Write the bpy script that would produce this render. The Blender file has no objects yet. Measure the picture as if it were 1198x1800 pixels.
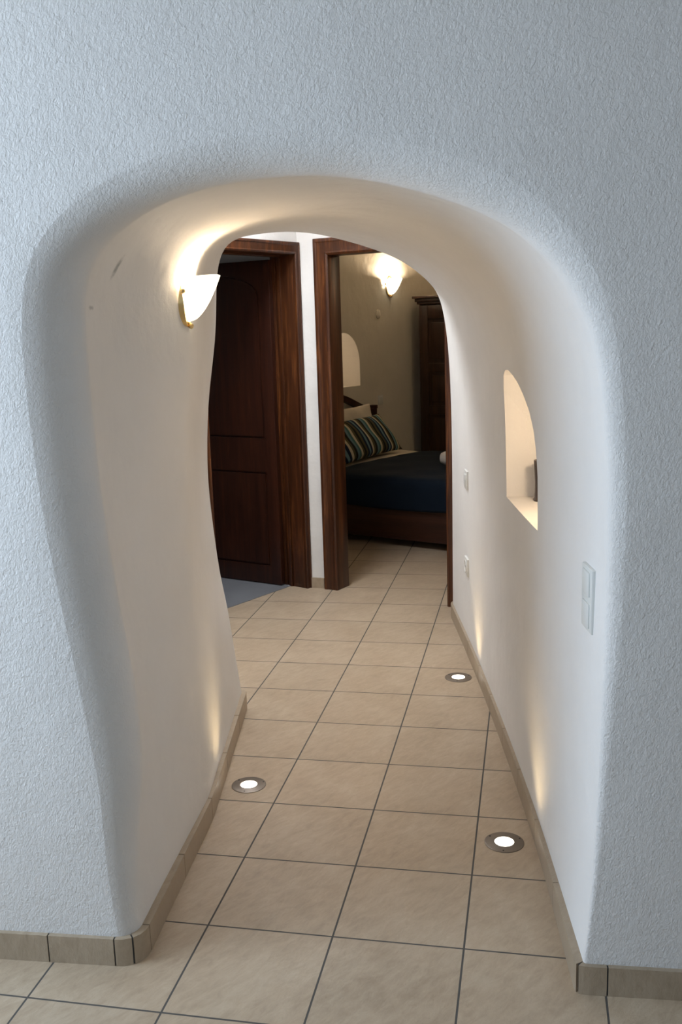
import bpy, bmesh, math, random
from mathutils import Vector, Matrix
random.seed(7)
sc = bpy.context.scene
COL = sc.collection

# ------------------------------------------------------------------ camera
T = 0.33
YAW, PITCH, ROLL = -0.1979, 0.1879, -0.0312
CAM = Vector((2.4731 * T, -10.5053 * T, 4.5807 * T))
FPX = 1696.87
cy_, sy_, cp_, sp_ = math.cos(YAW), math.sin(YAW), math.cos(PITCH), math.sin(PITCH)
FWD = Vector((sy_ * cp_, cy_ * cp_, -sp_)); R0 = Vector((cy_, -sy_, 0)); U0 = R0.cross(FWD)
RGT = R0 * math.cos(ROLL) + U0 * math.sin(ROLL)
UPV = -R0 * math.sin(ROLL) + U0 * math.cos(ROLL)
cd = bpy.data.cameras.new('camera'); cam = bpy.data.objects.new('camera', cd); COL.objects.link(cam)
cd.sensor_fit = 'VERTICAL'; cd.sensor_height = 36.0; cd.lens = 36.0 * FPX / 1800.0
cd.clip_start = 0.05; cd.clip_end = 100
M = Matrix((RGT, UPV, -FWD)).transposed().to_4x4(); M.translation = CAM
cam.matrix_world = M
sc.camera = cam

# ------------------------------------------------------------------ light and exposure
sc.view_settings.view_transform = 'Standard'
sc.view_settings.look = 'None'
sc.view_settings.gamma = 1.0
sc.view_settings.use_curve_mapping = False
sc.view_settings.exposure = 0.0
w = bpy.data.worlds.new('world'); sc.world = w; w.use_nodes = True
w.node_tree.nodes['Background'].inputs[0].default_value = (0.62, 0.80, 1.0, 1)
w.node_tree.nodes['Background'].inputs[1].default_value = 1.0

def light(name, kind, loc, energy, color, direction=None, **kw):
    d = bpy.data.lights.new(name, kind); d.energy = energy; d.color = color
    o = bpy.data.objects.new(name, d); COL.objects.link(o); o.location = loc
    if direction is not None:
        o.rotation_euler = Vector(direction).to_track_quat('-Z', 'Y').to_euler()
    for k, v in kw.items(): setattr(d, k, v)
    return o
COOL = (0.655, 0.815, 1.0)
DAY = (0.91, 0.955, 1.0)
WARM = (1.0, 0.80, 0.50)
# daylight entering by the front room's window (left) and by the glazed door behind the camera
light('daylight_front_window', 'AREA', (-2.02, -2.4, 1.60), 72, COOL, (1, 0.05, -0.02), shape='RECTANGLE', size=1.3, size_y=1.25)
light('daylight_back_door', 'AREA', (0.6, -5.9, 1.5), 1.5, COOL, (0, 1, 0), shape='RECTANGLE', size=1.6, size_y=2.0)
# daylight falling through the hall's skylight
light('daylight_skylight', 'AREA', (-0.50, 0.86, 2.70), 44, DAY, (0, 0, -1), shape='RECTANGLE', size=0.5, size_y=0.5)
# added area light brightening the side room, which has no window opening
light('side_room_fill_light', 'AREA', (-2.9, 2.2, 1.5), 2.2, DAY, (1, 0, -0.2), shape='RECTANGLE', size=0.8, size_y=1.0)

# ------------------------------------------------------------------ helpers
def mesh_obj(name, bm, mats=None, parent=None, smooth=True, angle=40, loc=None, rotz=None):
    me = bpy.data.meshes.new(name); bm.normal_update(); bm.to_mesh(me); bm.free()
    o = bpy.data.objects.new(name, me); COL.objects.link(o)
    if mats:
        for m in (mats if isinstance(mats, (list, tuple)) else [mats]): me.materials.append(m)
    if smooth:
        for p in me.polygons: p.use_smooth = True
        try: me.set_sharp_from_angle(angle=math.radians(angle))
        except Exception: pass
    if parent: o.parent = parent
    if loc is not None: o.location = loc
    if rotz is not None: o.rotation_euler = (0, 0, rotz)
    return o

def tag(o, label, cat, group=None, kind=None):
    o['label'] = label; o['category'] = cat
    if group: o['group'] = group
    if kind: o['kind'] = kind
    return o

def empty(name, loc, rotz=0):
    o = bpy.data.objects.new(name, None); COL.objects.link(o)
    o.location = loc; o.rotation_euler = (0, 0, rotz); o.empty_display_size = 0.1
    return o

def box(bm, lo, hi, bev=0.0, seg=2, mat=0, mtx=None):
    x0, y0, z0 = lo; x1, y1, z1 = hi
    vs = [bm.verts.new(p) for p in ((x0,y0,z0),(x1,y0,z0),(x1,y1,z0),(x0,y1,z0),(x0,y0,z1),(x1,y0,z1),(x1,y1,z1),(x0,y1,z1))]
    fs = [bm.faces.new([vs[i] for i in f]) for f in ((3,2,1,0),(4,5,6,7),(0,1,5,4),(1,2,6,5),(2,3,7,6),(3,0,4,7))]
    for f in fs: f.material_index = mat
    geo = vs
    if bev > 0:
        es = list({e for f in fs for e in f.edges})
        r = bmesh.ops.bevel(bm, geom=es, offset=bev, segments=seg, profile=0.5, affect='EDGES')
        geo = list({v for f in r['faces'] for v in f.verts} | {v for v in vs if v.is_valid})
        for f in r['faces']: f.material_index = mat
    if mtx is not None:
        bmesh.ops.transform(bm, matrix=mtx, verts=[v for v in geo if v.is_valid])
    return geo

def prism(bm, pts, fn, d0, d1, mat=0):
    """extrude the 2-D outline pts between depths d0 and d1; fn(u, v, d) gives the 3-D point"""
    a = [bm.verts.new(fn(u, v, d0)) for u, v in pts]; b = [bm.verts.new(fn(u, v, d1)) for u, v in pts]
    n = len(pts)
    fs = [bm.faces.new(a[::-1]), bm.faces.new(b)]
    for i in range(n): fs.append(bm.faces.new((a[i], a[(i+1) % n], b[(i+1) % n], b[i])))
    for f in fs: f.material_index = mat
    bmesh.ops.recalc_face_normals(bm, faces=fs)
    return fs

def tube(bm, pts, r, n=8, closed=False, mat=0):
    pts = [Vector(p) for p in pts]; rings = []
    for i, p in enumerate(pts):
        t = (pts[min(i+1, len(pts)-1)] - pts[max(i-1, 0)]).normalized()
        a = t.orthogonal() if i == 0 else (prev - t * prev.dot(t))
        a.normalize(); prev = a; b = t.cross(a)
        rings.append([bm.verts.new(p + (a*math.cos(2*math.pi*k/n) + b*math.sin(2*math.pi*k/n))*r) for k in range(n)])
    for i in range(len(rings)-1):
        for k in range(n):
            f = bm.faces.new((rings[i][k], rings[i][(k+1) % n], rings[i+1][(k+1) % n], rings[i+1][k])); f.material_index = mat
    bm.faces.new(rings[0][::-1]).material_index = mat; bm.faces.new(rings[-1]).material_index = mat

def lathe(bm, prof, n=40, mat=0, mtx=None):
    rings = []; vs = []
    for r, z in prof:
        if r < 1e-6: rings.append([bm.verts.new((0, 0, z))])
        else: rings.append([bm.verts.new((r*math.cos(2*math.pi*k/n), r*math.sin(2*math.pi*k/n), z)) for k in range(n)])
        vs += rings[-1]
    for a, b in zip(rings, rings[1:]):
        for k in range(n):
            k2 = (k+1) % n
            if len(a) == 1 and len(b) == 1: continue
            if len(a) == 1: f = bm.faces.new((a[0], b[k2], b[k]))
            elif len(b) == 1: f = bm.faces.new((a[k], a[k2], b[0]))
            else: f = bm.faces.new((a[k], a[k2], b[k2], b[k]))
            f.material_index = mat
    if mtx is not None: bmesh.ops.transform(bm, matrix=mtx, verts=vs)

def apply_bool(o, cutters, op='DIFFERENCE'):
    for c in cutters:
        m = o.modifiers.new('cut', 'BOOLEAN'); m.operation = op; m.object = c; m.solver = 'EXACT'
    dg = bpy.context.evaluated_depsgraph_get(); dg.update()
    me = bpy.data.meshes.new_from_object(o.evaluated_get(dg))
    o.modifiers.clear(); o.data = me
    for c in cutters: bpy.data.objects.remove(c, do_unlink=True)

# ------------------------------------------------------------------ materials
def mat(name, col=(0.8, 0.8, 0.8), rough=0.5, metal=0.0, spec=0.5):
    m = bpy.data.materials.new(name); m.use_nodes = True
    b = m.node_tree.nodes['Principled BSDF']
    b.inputs['Base Color'].default_value = (*col, 1); b.inputs['Roughness'].default_value = rough
    b.inputs['Metallic'].default_value = metal; b.inputs['Specular IOR Level'].default_value = spec
    return m, m.node_tree.nodes, m.node_tree.links, b

def math_node(N, L, op, a, b=None, c=None):
    n = N.new('ShaderNodeMath'); n.operation = op
    for i, v in enumerate((a, b, c)):
        if v is None: continue
        if hasattr(v, 'links'): L.new(v, n.inputs[i])
        else: n.inputs[i].default_value = v
    return n.outputs[0]

def ramp(N, L, fac, stops):
    r = N.new('ShaderNodeValToRGB'); L.new(fac, r.inputs[0])
    while len(r.color_ramp.elements) < len(stops): r.color_ramp.elements.new(0.5)
    for e, (p, c) in zip(r.color_ramp.elements, stops): e.position = p; e.color = (*c, 1)
    return r.outputs[0]

def noise(N, L, vec, scale, detail=3, rough=0.5, dist=0.0):
    n = N.new('ShaderNodeTexNoise'); L.new(vec, n.inputs['Vector'])
    n.inputs['Scale'].default_value = scale; n.inputs['Detail'].default_value = detail
    n.inputs['Roughness'].default_value = rough; n.inputs['Distortion'].default_value = dist
    return n.outputs['Fac']

def mapping(N, L, src, scale=(1, 1, 1), rot=(0, 0, 0)):
    mp = N.new('ShaderNodeMapping'); L.new(src, mp.inputs[0])
    if any(rot):                              # turn first, then stretch
        mp.vector_type = 'TEXTURE'; scale = tuple(1/c for c in scale)
    mp.inputs['Scale'].default_value = scale; mp.inputs['Rotation'].default_value = rot
    return mp.outputs[0]

def make_plaster(name, col=(0.80, 0.80, 0.78), relief=True, scuffs=()):
    m, N, L, b = mat(name, col, 0.75, spec=0.25)
    tc = N.new('ShaderNodeTexCoord').outputs['Object']
    fine = noise(N, L, mapping(N, L, tc, (1, 1, 1)), 120, 3, 0.6)
    low = noise(N, L, tc, 7, 3, 0.5)
    h = math_node(N, L, 'MULTIPLY_ADD', low, 0.010, 0.0)
    h = math_node(N, L, 'MULTIPLY_ADD', fine, 0.0006, h)
    if relief:
        at = N.new('ShaderNodeAttribute'); at.attribute_name = 'coarse'
        c1 = noise(N, L, mapping(N, L, tc, (1.0, 1.0, 0.5), (0, math.radians(14), 0)), 200, 6, 0.66, 0.7)
        c2 = noise(N, L, tc, 85, 3, 0.6, 0.6)
        c = math_node(N, L, 'MULTIPLY_ADD', c1, 0.0050, math_node(N, L, 'MULTIPLY', c2, 0.0045))
        h = math_node(N, L, 'MULTIPLY_ADD', c, at.outputs['Fac'], h)
    bp = N.new('ShaderNodeBump'); L.new(h, bp.inputs['Height']); bp.inputs['Distance'].default_value = 1.0
    bp.inputs['Strength'].default_value = 0.8
    L.new(bp.outputs[0], b.inputs['Normal'])
    tint = noise(N, L, tc, 3.0, 4, 0.6)
    cc = ramp(N, L, tint, [(0.3, tuple(c*0.95 for c in col)), (0.7, col)])
    for (px, py, pz, rx, ry, rz, ang, sc_) in scuffs:      # dark scrapes in the paint
        ms = N.new('ShaderNodeMapping'); ms.vector_type = 'TEXTURE'; L.new(tc, ms.inputs[0])
        ms.inputs['Location'].default_value = (px, py, pz); ms.inputs['Scale'].default_value = (rx, ry, rz)
        ms.inputs['Rotation'].default_value = (ang, 0, 0)
        ln = N.new('ShaderNodeVectorMath'); ln.operation = 'LENGTH'; L.new(ms.outputs[0], ln.inputs[0])
        nn = noise(N, L, tc, 90, 2, 0.6)
        d = math_node(N, L, 'ADD', ln.outputs['Value'], math_node(N, L, 'MULTIPLY', nn, 0.9))
        k = N.new('ShaderNodeMapRange'); L.new(d, k.inputs[0])
        k.inputs[1].default_value = 1.5; k.inputs[2].default_value = 0.7; k.inputs[3].default_value = 0; k.inputs[4].default_value = sc_
        mx = N.new('ShaderNodeMixRGB'); L.new(k.outputs[0], mx.inputs[0]); L.new(cc, mx.inputs[1]); mx.inputs[2].default_value = (0.30, 0.30, 0.29, 1)
        cc = mx.outputs[0]
    L.new(cc, b.inputs['Base Color'])
    return m

def make_tile(name, cols, w_=T, grout=0.0027, gcol=(0.085, 0.078, 0.070), rough=0.38):
    m, N, L, b = mat(name, cols[0], rough, spec=0.45)
    tc = N.new('ShaderNodeTexCoord').outputs['Object']
    br = N.new('ShaderNodeTexBrick'); L.new(tc, br.inputs['Vector'])
    br.offset = 0.0; br.squash = 1.0
    br.inputs['Scale'].default_value = 1.0; br.inputs['Brick Width'].default_value = w_; br.inputs['Row Height'].default_value = w_
    br.inputs['Mortar Size'].default_value = grout; br.inputs['Mortar Smooth'].default_value = 0.15; br.inputs['Bias'].default_value = 0.0
    br.inputs['Color1'].default_value = (0.46, 0.46, 0.46, 1); br.inputs['Color2'].default_value = (0.54, 0.54, 0.54, 1)
    br.inputs['Mortar'].default_value = (0.5, 0.5, 0.5, 1)
    streak = noise(N, L, mapping(N, L, tc, (1.0, 2.6, 1), (0, 0, math.radians(58))), 16, 7, 0.72, 0.5)
    clouds = noise(N, L, tc, 5, 4, 0.6)
    f = math_node(N, L, 'ADD', math_node(N, L, 'MULTIPLY', streak, 0.6), math_node(N, L, 'MULTIPLY', clouds, 0.4))
    body = ramp(N, L, f, [(0.32, cols[0]), (0.5, cols[1]), (0.68, cols[2])])
    tone = N.new('ShaderNodeMixRGB'); tone.blend_type = 'OVERLAY'; tone.inputs[0].default_value = 0.5
    L.new(body, tone.inputs[1]); L.new(br.outputs['Color'], tone.inputs[2])
    mx = N.new('ShaderNodeMixRGB'); L.new(br.outputs['Fac'], mx.inputs[0]); L.new(tone.outputs[0], mx.inputs[1])
    mx.inputs[2].default_value = (*gcol, 1)
    L.new(mx.outputs[0], b.inputs['Base Color'])
    h = math_node(N, L, 'MULTIPLY', br.outputs['Fac'], -0.0016)
    ch = noise(N, L, mapping(N, L, tc, (1.0, 2.6, 1), (0, 0, math.radians(58))), 38, 6, 0.7, 0.6)
    h = math_node(N, L, 'MULTIPLY_ADD', ch, 0.0022, h)
    bp = N.new('ShaderNodeBump'); L.new(h, bp.inputs['Height']); bp.inputs['Distance'].default_value = 1.0; bp.inputs['Strength'].default_value = 0.6
    L.new(bp.outputs[0], b.inputs['Normal'])
    rr = math_node(N, L, 'MULTIPLY_ADD', streak, 0.25, rough - 0.12)
    rr = math_node(N, L, 'MULTIPLY_ADD', br.outputs['Fac'], 0.4, rr)
    L.new(rr, b.inputs['Roughness'])
    return m

def make_wood(name, dark, mid, light_, rough=0.32, axis='Z', scale=9.0):
    m, N, L, b = mat(name, mid, rough, spec=0.4)
    tc = N.new('ShaderNodeTexCoord').outputs['Object']
    s = {'Z': (1, 1, 0.06), 'X': (0.06, 1, 1), 'Y': (1, 0.06, 1)}[axis]
    g = noise(N, L, mapping(N, L, tc, s), scale * 3.2, 5, 0.6, 0.6)
    g2 = noise(N, L, mapping(N, L, tc, s), scale * 14, 3, 0.6)
    f = math_node(N, L, 'ADD', math_node(N, L, 'MULTIPLY', g, 0.7), math_node(N, L, 'MULTIPLY', g2, 0.3))
    c = ramp(N, L, f, [(0.30, dark), (0.52, mid), (0.72, light_)])
    L.new(c, b.inputs['Base Color'])
    bp = N.new('ShaderNodeBump'); L.new(g2, bp.inputs['Height']); bp.inputs['Distance'].default_value = 0.0006; bp.inputs['Strength'].default_value = 0.5
    L.new(bp.outputs[0], b.inputs['Normal'])
    return m

def make_fabric(name, col, rough=0.9, scale=500, amp=0.0004, var=0.12):
    m, N, L, b = mat(name, col, rough, spec=0.15)
    tc = N.new('ShaderNodeTexCoord').outputs['Object']
    n1 = noise(N, L, tc, scale, 2, 0.5)
    n2 = noise(N, L, tc, 6, 3, 0.5)
    c = ramp(N, L, n2, [(0.3, tuple(x*(1-var) for x in col)), (0.7, col)])
    L.new(c, b.inputs['Base Color'])
    bp = N.new('ShaderNodeBump'); L.new(n1, bp.inputs['Height']); bp.inputs['Distance'].default_value = amp; bp.inputs['Strength'].default_value = 0.6
    L.new(bp.outputs[0], b.inputs['Normal'])
    return m

def make_emit(name, col, strength, base=(0.9, 0.9, 0.88)):
    m, N, L, b = mat(name, base, 0.25)
    b.inputs['Emission Color'].default_value = (*col, 1); b.inputs['Emission Strength'].default_value = strength
    return m

PLASTER = make_plaster('white_plaster', (0.81, 0.783, 0.755), True,
    scuffs=[(-0.164, -1.223, 1.672, 0.06, 0.012, 0.034, math.radians(-20), 0.8), (-0.185, -1.338, 1.576, 0.06, 0.024, 0.006, 0, 0.6)])
PLASTER_ROOM = make_plaster('room_plaster', (0.81, 0.783, 0.755), False)
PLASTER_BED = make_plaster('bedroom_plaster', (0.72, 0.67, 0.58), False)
TILE = make_tile('beige_floor_tile', [(0.36, 0.268, 0.182), (0.46, 0.354, 0.248), (0.55, 0.443, 0.325)])
SKIRT = make_tile('skirting_tile', [(0.33, 0.255, 0.175), (0.40, 0.315, 0.225), (0.46, 0.375, 0.275)], w_=7.0, grout=0.0)
GROUT, *_ = mat('dark_grout', (0.07, 0.07, 0.07), 0.9)
GREYFLOOR = make_tile('grey_floor', [(0.16, 0.165, 0.178), (0.19, 0.196, 0.21), (0.22, 0.228, 0.242)], w_=0.6, grout=0.001, gcol=(0.3, 0.32, 0.35), rough=0.35)
WOOD = make_wood('varnished_brown_wood', (0.018, 0.0055, 0.0022), (0.062, 0.0185, 0.0055), (0.185, 0.060, 0.015), 0.36)
WOODH = make_wood('varnished_brown_wood_rail', (0.018, 0.0055, 0.0022), (0.062, 0.0185, 0.0055), (0.185, 0.060, 0.015), 0.36, 'X')
WOOD_DOOR = make_wood('dark_door_wood', (0.014, 0.0045, 0.003), (0.034, 0.0095, 0.0045), (0.060, 0.017, 0.007), 0.34)
WOOD_BED = make_wood('bed_wood', (0.020, 0.007, 0.0035), (0.040, 0.0125, 0.006), (0.06, 0.020, 0.009), 0.45, 'X')
WOOD_WARD = make_wood('wardrobe_wood', (0.018, 0.0075, 0.0045), (0.036, 0.015, 0.008), (0.058, 0.024, 0.012), 0.45)
IRON, *_ = mat('dark_iron', (0.025, 0.02, 0.018), 0.45, 0.4)
BRASS, *_ = mat('aged_brass', (0.72, 0.52, 0.24), 0.28, 1.0)
STEEL, *_ = mat('brushed_steel', (0.22, 0.18, 0.145), 0.45, 0.6)
PLASTIC, *_ = mat('white_plastic', (0.74, 0.73, 0.69), 0.35)
PLASTIC_DARK, *_ = mat('socket_shade', (0.30, 0.29, 0.27), 0.5)
PAINTED, *_ = mat('painted_over_plate', (0.70, 0.70, 0.67), 0.5)
GLOW = make_emit('lit_glass_shade', (1.0, 0.86, 0.60), 3.2)
GLOW_FAR = make_emit('lit_glass_shade_bedroom', (1.0, 0.88, 0.64), 3.2)
LENS = make_emit('lit_lens', (1.0, 0.94, 0.82), 7.0)
NAVY = make_fabric('navy_bedspread_cloth', (0.006, 0.012, 0.022), 0.85, 320, 0.0008)
LINEN = make_fabric('cream_linen', (0.66, 0.59, 0.49), 0.9)
TOWEL = make_fabric('white_terry', (0.72, 0.66, 0.58), 0.95, 260, 0.002)
MATTRESS_CLOTH = make_fabric('mattress_cloth', (0.6, 0.57, 0.5), 0.9)
DARKPOT, *_ = mat('dark_brown_glaze', (0.05, 0.028, 0.016), 0.35)

def make_stripes():
    m, N, L, b = mat('striped_cushion_cloth', (0.2, 0.3, 0.3), 0.9, spec=0.1)
    tc = N.new('ShaderNodeTexCoord').outputs['Object']
    sx = N.new('ShaderNodeSeparateXYZ'); L.new(tc, sx.inputs[0])
    wob = noise(N, L, tc, 9, 2, 0.5)
    u = math_node(N, L, 'MULTIPLY_ADD', wob, 0.015, sx.outputs[0])
    u = math_node(N, L, 'MULTIPLY_ADD', u, 1/0.66, 0.5 - 0.0075/0.66)
    fr = math_node(N, L, 'FRACT', math_node(N, L, 'MULTIPLY', u, 2.1))
    teal, cream, navy, olive, sky, blk = (0.06, 0.14, 0.15), (0.50, 0.45, 0.33), (0.012, 0.022, 0.05), (0.095, 0.082, 0.045), (0.13, 0.22, 0.25), (0.018, 0.018, 0.016)
    seq = [blk, sky, teal, cream, olive, blk, olive, navy, sky, navy, cream, olive]
    c = ramp(N, L, fr, [(i/len(seq), s) for i, s in enumerate(seq)])
    b_ = c.node.color_ramp; b_.interpolation = 'CONSTANT'
    L.new(c, b.inputs['Base Color'])
    n1 = noise(N, L, tc, 400, 2)
    bp = N.new('ShaderNodeBump'); L.new(n1, bp.inputs['Height']); bp.inputs['Distance'].default_value = 0.0006
    L.new(bp.outputs[0], b.inputs['Normal'])
    return m
STRIPES = make_stripes()

# ------------------------------------------------------------------ passage masonry (front wall + vaulted passage + hall side)
def resample(pts, marks, counts):
    """Catmull-Rom through pts, resampled so that pts[marks[j]] falls on fixed indices"""
    P = [Vector(p) for p in pts]; n = len(P)
    def cr(i, t):
        p0, p1, p2, p3 = P[max(i-1, 0)], P[i], P[min(i+1, n-1)], P[min(i+2, n-1)]
        return 0.5*((2*p1) + (p2-p0)*t + (2*p0-5*p1+4*p2-p3)*t*t + (3*p1-p0-3*p2+p3)*t**3)
    out = []
    for (a, b), cnt in zip(zip(marks, marks[1:]), counts):
        dense = [cr(i, t/24) for i in range(a, b) for t in range(24)] + [P[b]]
        acc = [0]
        for q, r in zip(dense, dense[1:]): acc.append(acc[-1] + (r-q).length)
        j = 0
        for k in range(cnt):
            s = acc[-1]*k/cnt
            while acc[j+1] < s: j += 1
            f = (s-acc[j])/max(1e-9, acc[j+1]-acc[j])
            out.append(dense[j].lerp(dense[j+1], f))
    out.append(P[-1])
    return out

WY = lambda x: -1.49 + 0.059*x            # face of the front wall
CN = (34, 40, 40, 34); K = sum(CN) + 1
Mx = [(-0.114, 0.0), (-0.124, 0.084), (-0.170, 0.368), (-0.2, 0.654), (-0.238, 0.928), (-0.26, 1.127), (-0.27, 1.307), (-0.269, 1.456), (-0.259, 1.553), (-0.228, 1.683), (-0.132, 1.761), (-0.041, 1.808), (0.084, 1.845), (0.229, 1.867), (0.393, 1.867), (0.552, 1.839), (0.72, 1.782), (0.831, 1.718), (0.921, 1.605), (0.967, 1.492), (0.987, 1.355), (1.0, 1.18), (1.0, 0.999), (0.988, 0.748), (0.966, 0.347), (0.94, 0.062), (0.932, 0.0)]
MC = resample([(x, WY(x), z) for x, z in Mx], (0, 6, 14, 20, 26), CN)
YR = -0.78                                  # depth of the ridge where the vault bends
def sr(x, z): q = (YR-CAM.y)/(-0.5-CAM.y); return (CAM.x+(x-CAM.x)*q, CAM.z+(z-CAM.z)*q)
Rx = [(-0.176, 0.0), (-0.180, 0.4), (-0.190, 0.8), (-0.185, 1.1), (-0.165, 1.3), (-0.145, 1.45)] + [sr(*q) for q in ((-0.239, 1.627), (-0.228, 1.713), (-0.213, 1.747), (-0.183, 1.780), (-0.135, 1.809), (-0.033, 1.844), (0.076, 1.865), (0.182, 1.873), (0.287, 1.871), (0.424, 1.838))] + [(0.585, 1.765), (0.70, 1.672), (0.775, 1.56), (0.815, 1.40), (0.826, 1.25), (0.829, 1.0), (0.832, 0.6), (0.840, 0.3), (0.846, 0.0)]
RC = resample([(x, YR, z) for x, z in Rx], (0, 4, 13, 20, 24), CN)
Fx = [(-0.332, 0.130, 0.0), (-0.344, 0.11, 0.156), (-0.354, 0.092, 0.306), (-0.364, 0.074, 0.454), (-0.377, 0.049, 0.576), (-0.389, 0.029, 0.786), (-0.395, 0.019, 0.943), (-0.393, 0.022, 1.075), (-0.384, 0.039, 1.246), (-0.368, 0.066, 1.394), (-0.357, 0.086, 1.499), (-0.351, 0.097, 1.604), (-0.348, 0.103, 1.688), (-0.341, 0.115, 1.761), (-0.328, 0.139, 1.82), (-0.308, 0.174, 1.849), (-0.275, 0.233, 1.869), (-0.21, 0.352, 1.889), (-0.149, 0.462, 1.9), (-0.095, 0.558, 1.901), (-0.042, 0.654, 1.895), (0.09, 0.891, 1.862), (0.218, 1.123, 1.809), (0.317, 1.301, 1.725), (0.366, 1.388, 1.648), (0.395, 1.442, 1.463), (0.408, 1.465, 1.227), (0.413, 1.473, 0.855), (0.411, 1.469, 0.254), (0.411, 1.469, 0.0)]
FC = resample(Fx, (0, 8, 19, 25, 29), CN)
def smooth1(seq, n):
    for _ in range(n):
        s = [v.copy() for v in seq]
        for i in range(1, len(seq)-1): s[i] = seq[i]*0.5 + (seq[i-1]+seq[i+1])*0.25
        seq = s
    return seq
MC = smooth1(MC, 14); RC = smooth1(RC, 8); FC = smooth1(FC, 5)
for c in (MC, RC, FC): c[0].z = c[-1].z = 0.0

ND = 30                                     # rows between mouth and ridge; ridge and far end
def sstep(a, b, x):
    t = max(0, min(1, (x-a)/(b-a))); return t*t*(3-2*t)
dirD = Vector((0.485, 0.874, 0)).normalized()
rows = []
frontN = Vector((0.059, -1, 0)).normalized()
def front_out(k):                           # direction out of the opening, lying in the front wall
    a = MC[max(k-1, 0)]; b = MC[min(k+1, K-1)]
    t = (b-a).normalized(); o = t.cross(frontN).normalized()
    if o.dot(MC[k]-Vector((0.4, WY(0.4), 0.8))) < 0: o = -o
    if k in (0, K-1): o.z = 0; o.normalize()
    return o
def end_out(k):
    a = FC[max(k-1, 0)]; b = FC[min(k+1, K-1)]
    n = Vector((-dirD.y, dirD.x, 0))
    o = (b-a).normalized().cross(n).normalized()
    if o.dot(FC[k]-Vector((0.04, 0.80, 0.9))) < 0: o = -o
    if k in (0, K-1): o.z = 0; o.normalize()
    return o, n
tun = []
for i in range(2*ND+1):
    row = []
    for k in range(K):
        s = k/(K-1)
        if i <= ND: p = MC[k].lerp(RC[k], i/ND)
        else:
            t = (i-ND)/ND
            p = RC[k].lerp(FC[k], t)
            wr = sstep(0.55, 0.85, s)
            p += Vector((0.010*math.sin(math.pi*t), 0.03*math.sin(math.pi*t), 0))*wr
        row.append(p)
    tun.append(row)
# ease the bend: crisp on the left and crown, broad on the right
for it in range(73):
    new = [[p.copy() for p in r] for r in tun]
    for i in range(1, 2*ND):
        for k in range(K):
            s = k/(K-1)
            if it < 3 + 70*sstep(0.5, 0.72, s):
                new[i][k] = tun[i][k]*0.5 + (tun[i-1][k]+tun[i+1][k])*0.25
    tun = new
ctr = Vector((0.4, WY(0.4), 0)); XL, XR, ZT = -2.7, 4.2, 2.7
def radial(c, p, ax, lo, hi, top):
    d = p-c; u = d.dot(ax); z = d.z
    ts = []
    if u > 1e-6: ts.append(hi/u)
    if u < -1e-6: ts.append(lo/u)
    if z > 1e-6: ts.append(top/z)
    return c + (ax*u + Vector((0, 0, z)))*min(ts)
axF = Vector((1, 0.059, 0))
rectF = [radial(ctr, MC[k], axF, XL-0.4, XR-0.4, ZT) for k in range(K)]
ctrD = Vector((0.03, 0.784, 0))
rectD = [radial(ctrD, FC[k], dirD, -2.35, 1.02, 2.52) for k in range(K)]
def snap(rect, c, ax, lo, hi, top):
    for u in (lo, hi):
        q = c + ax*u + Vector((0, 0, top))
        k = min(range(K), key=lambda k: (rect[k]-q).length); rect[k] = q
snap(rectF, ctr, axF, XL-0.4, XR-0.4, ZT); snap(rectD, ctrD, dirD, -2.35, 1.02, 2.52)
def frad(k):
    s = k/(K-1); z = MC[k].z
    l = 0.050 + 0.055*sstep(0.0, 0.7, z); r = 0.007 + 0.030*sstep(0.0, 1.2, z)
    t = 0.085
    a = sstep(0.25, 0.42, s); b = sstep(0.58, 0.78, s)
    return (l*(1-a) + t*a)*(1-b) + r*b
NFIL, NEND = 8, 5
allrows = [rectF]
wallrow_coarse = [1.0]
def fout(k):
    s = k/(K-1); m = 0.22 + 0.38*sstep(0.22, 0.45, s) - 0.10*sstep(0.58, 0.78, s)
    return 1.0 - (1.0-m)*sstep(0.0, 0.5, MC[k].z)
def fil(k, a):
    r = frad(k); o = front_out(k); base = MC[k]
    d = (tun[6][k]-tun[0][k]).normalized()
    c = base + o*fout(k)*r
    return c - o*(r*math.sin(a)) + d*(r*(1-math.cos(a)))
st = [fil(k, 0.0) for k in range(K)]
for k in (0, K-1): st[k].z = 0
for q in (0.35, 0.62, 0.8, 0.9, 0.96):
    allrows.append([rectF[k].lerp(st[k], q) for k in range(K)]); wallrow_coarse.append(1.0)
SEAM = len(allrows)
for j in range(NFIL+1):
    a = math.pi/2*j/NFIL
    r_ = [fil(k, a) for k in range(K)]
    r_[0].z = r_[-1].z = 0
    allrows.append(r_); wallrow_coarse.append(1.0 - 0.80*sstep(0.45, 1.0, j/NFIL))
NIN = 2*ND - 1
paths = []
for k in range(K):
    P_ = [tun[i][k] for i in range(2*ND+1)]; acc = [0]
    for p, q in zip(P_, P_[1:]): acc.append(acc[-1] + (q-p).length)
    paths.append((P_, acc))
def along(k, s):
    P_, acc = paths[k]; i = 0
    while i < len(acc)-2 and acc[i+1] < s: i += 1
    return P_[i].lerp(P_[i+1], (s-acc[i])/max(1e-9, acc[i+1]-acc[i]))
for i in range(1, NIN+1):                   # glide from the rounded lip onto the passage surface
    p = []
    for k in range(K):
        r = frad(k); Lk = paths[k][1][-1] - 0.03
        s_ = r + (Lk-r)*i/(NIN+1)
        g = max(0.0, 1 - (s_-r)/0.30)**2
        p.append(along(k, s_) - front_out(k)*((1-fout(k))*r*g))
    for v in (p[0], p[-1]): v.z = 0
    allrows.append(p); wallrow_coarse.append(max(0.07, 0.20-0.03*i))
re = 0.028
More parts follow.
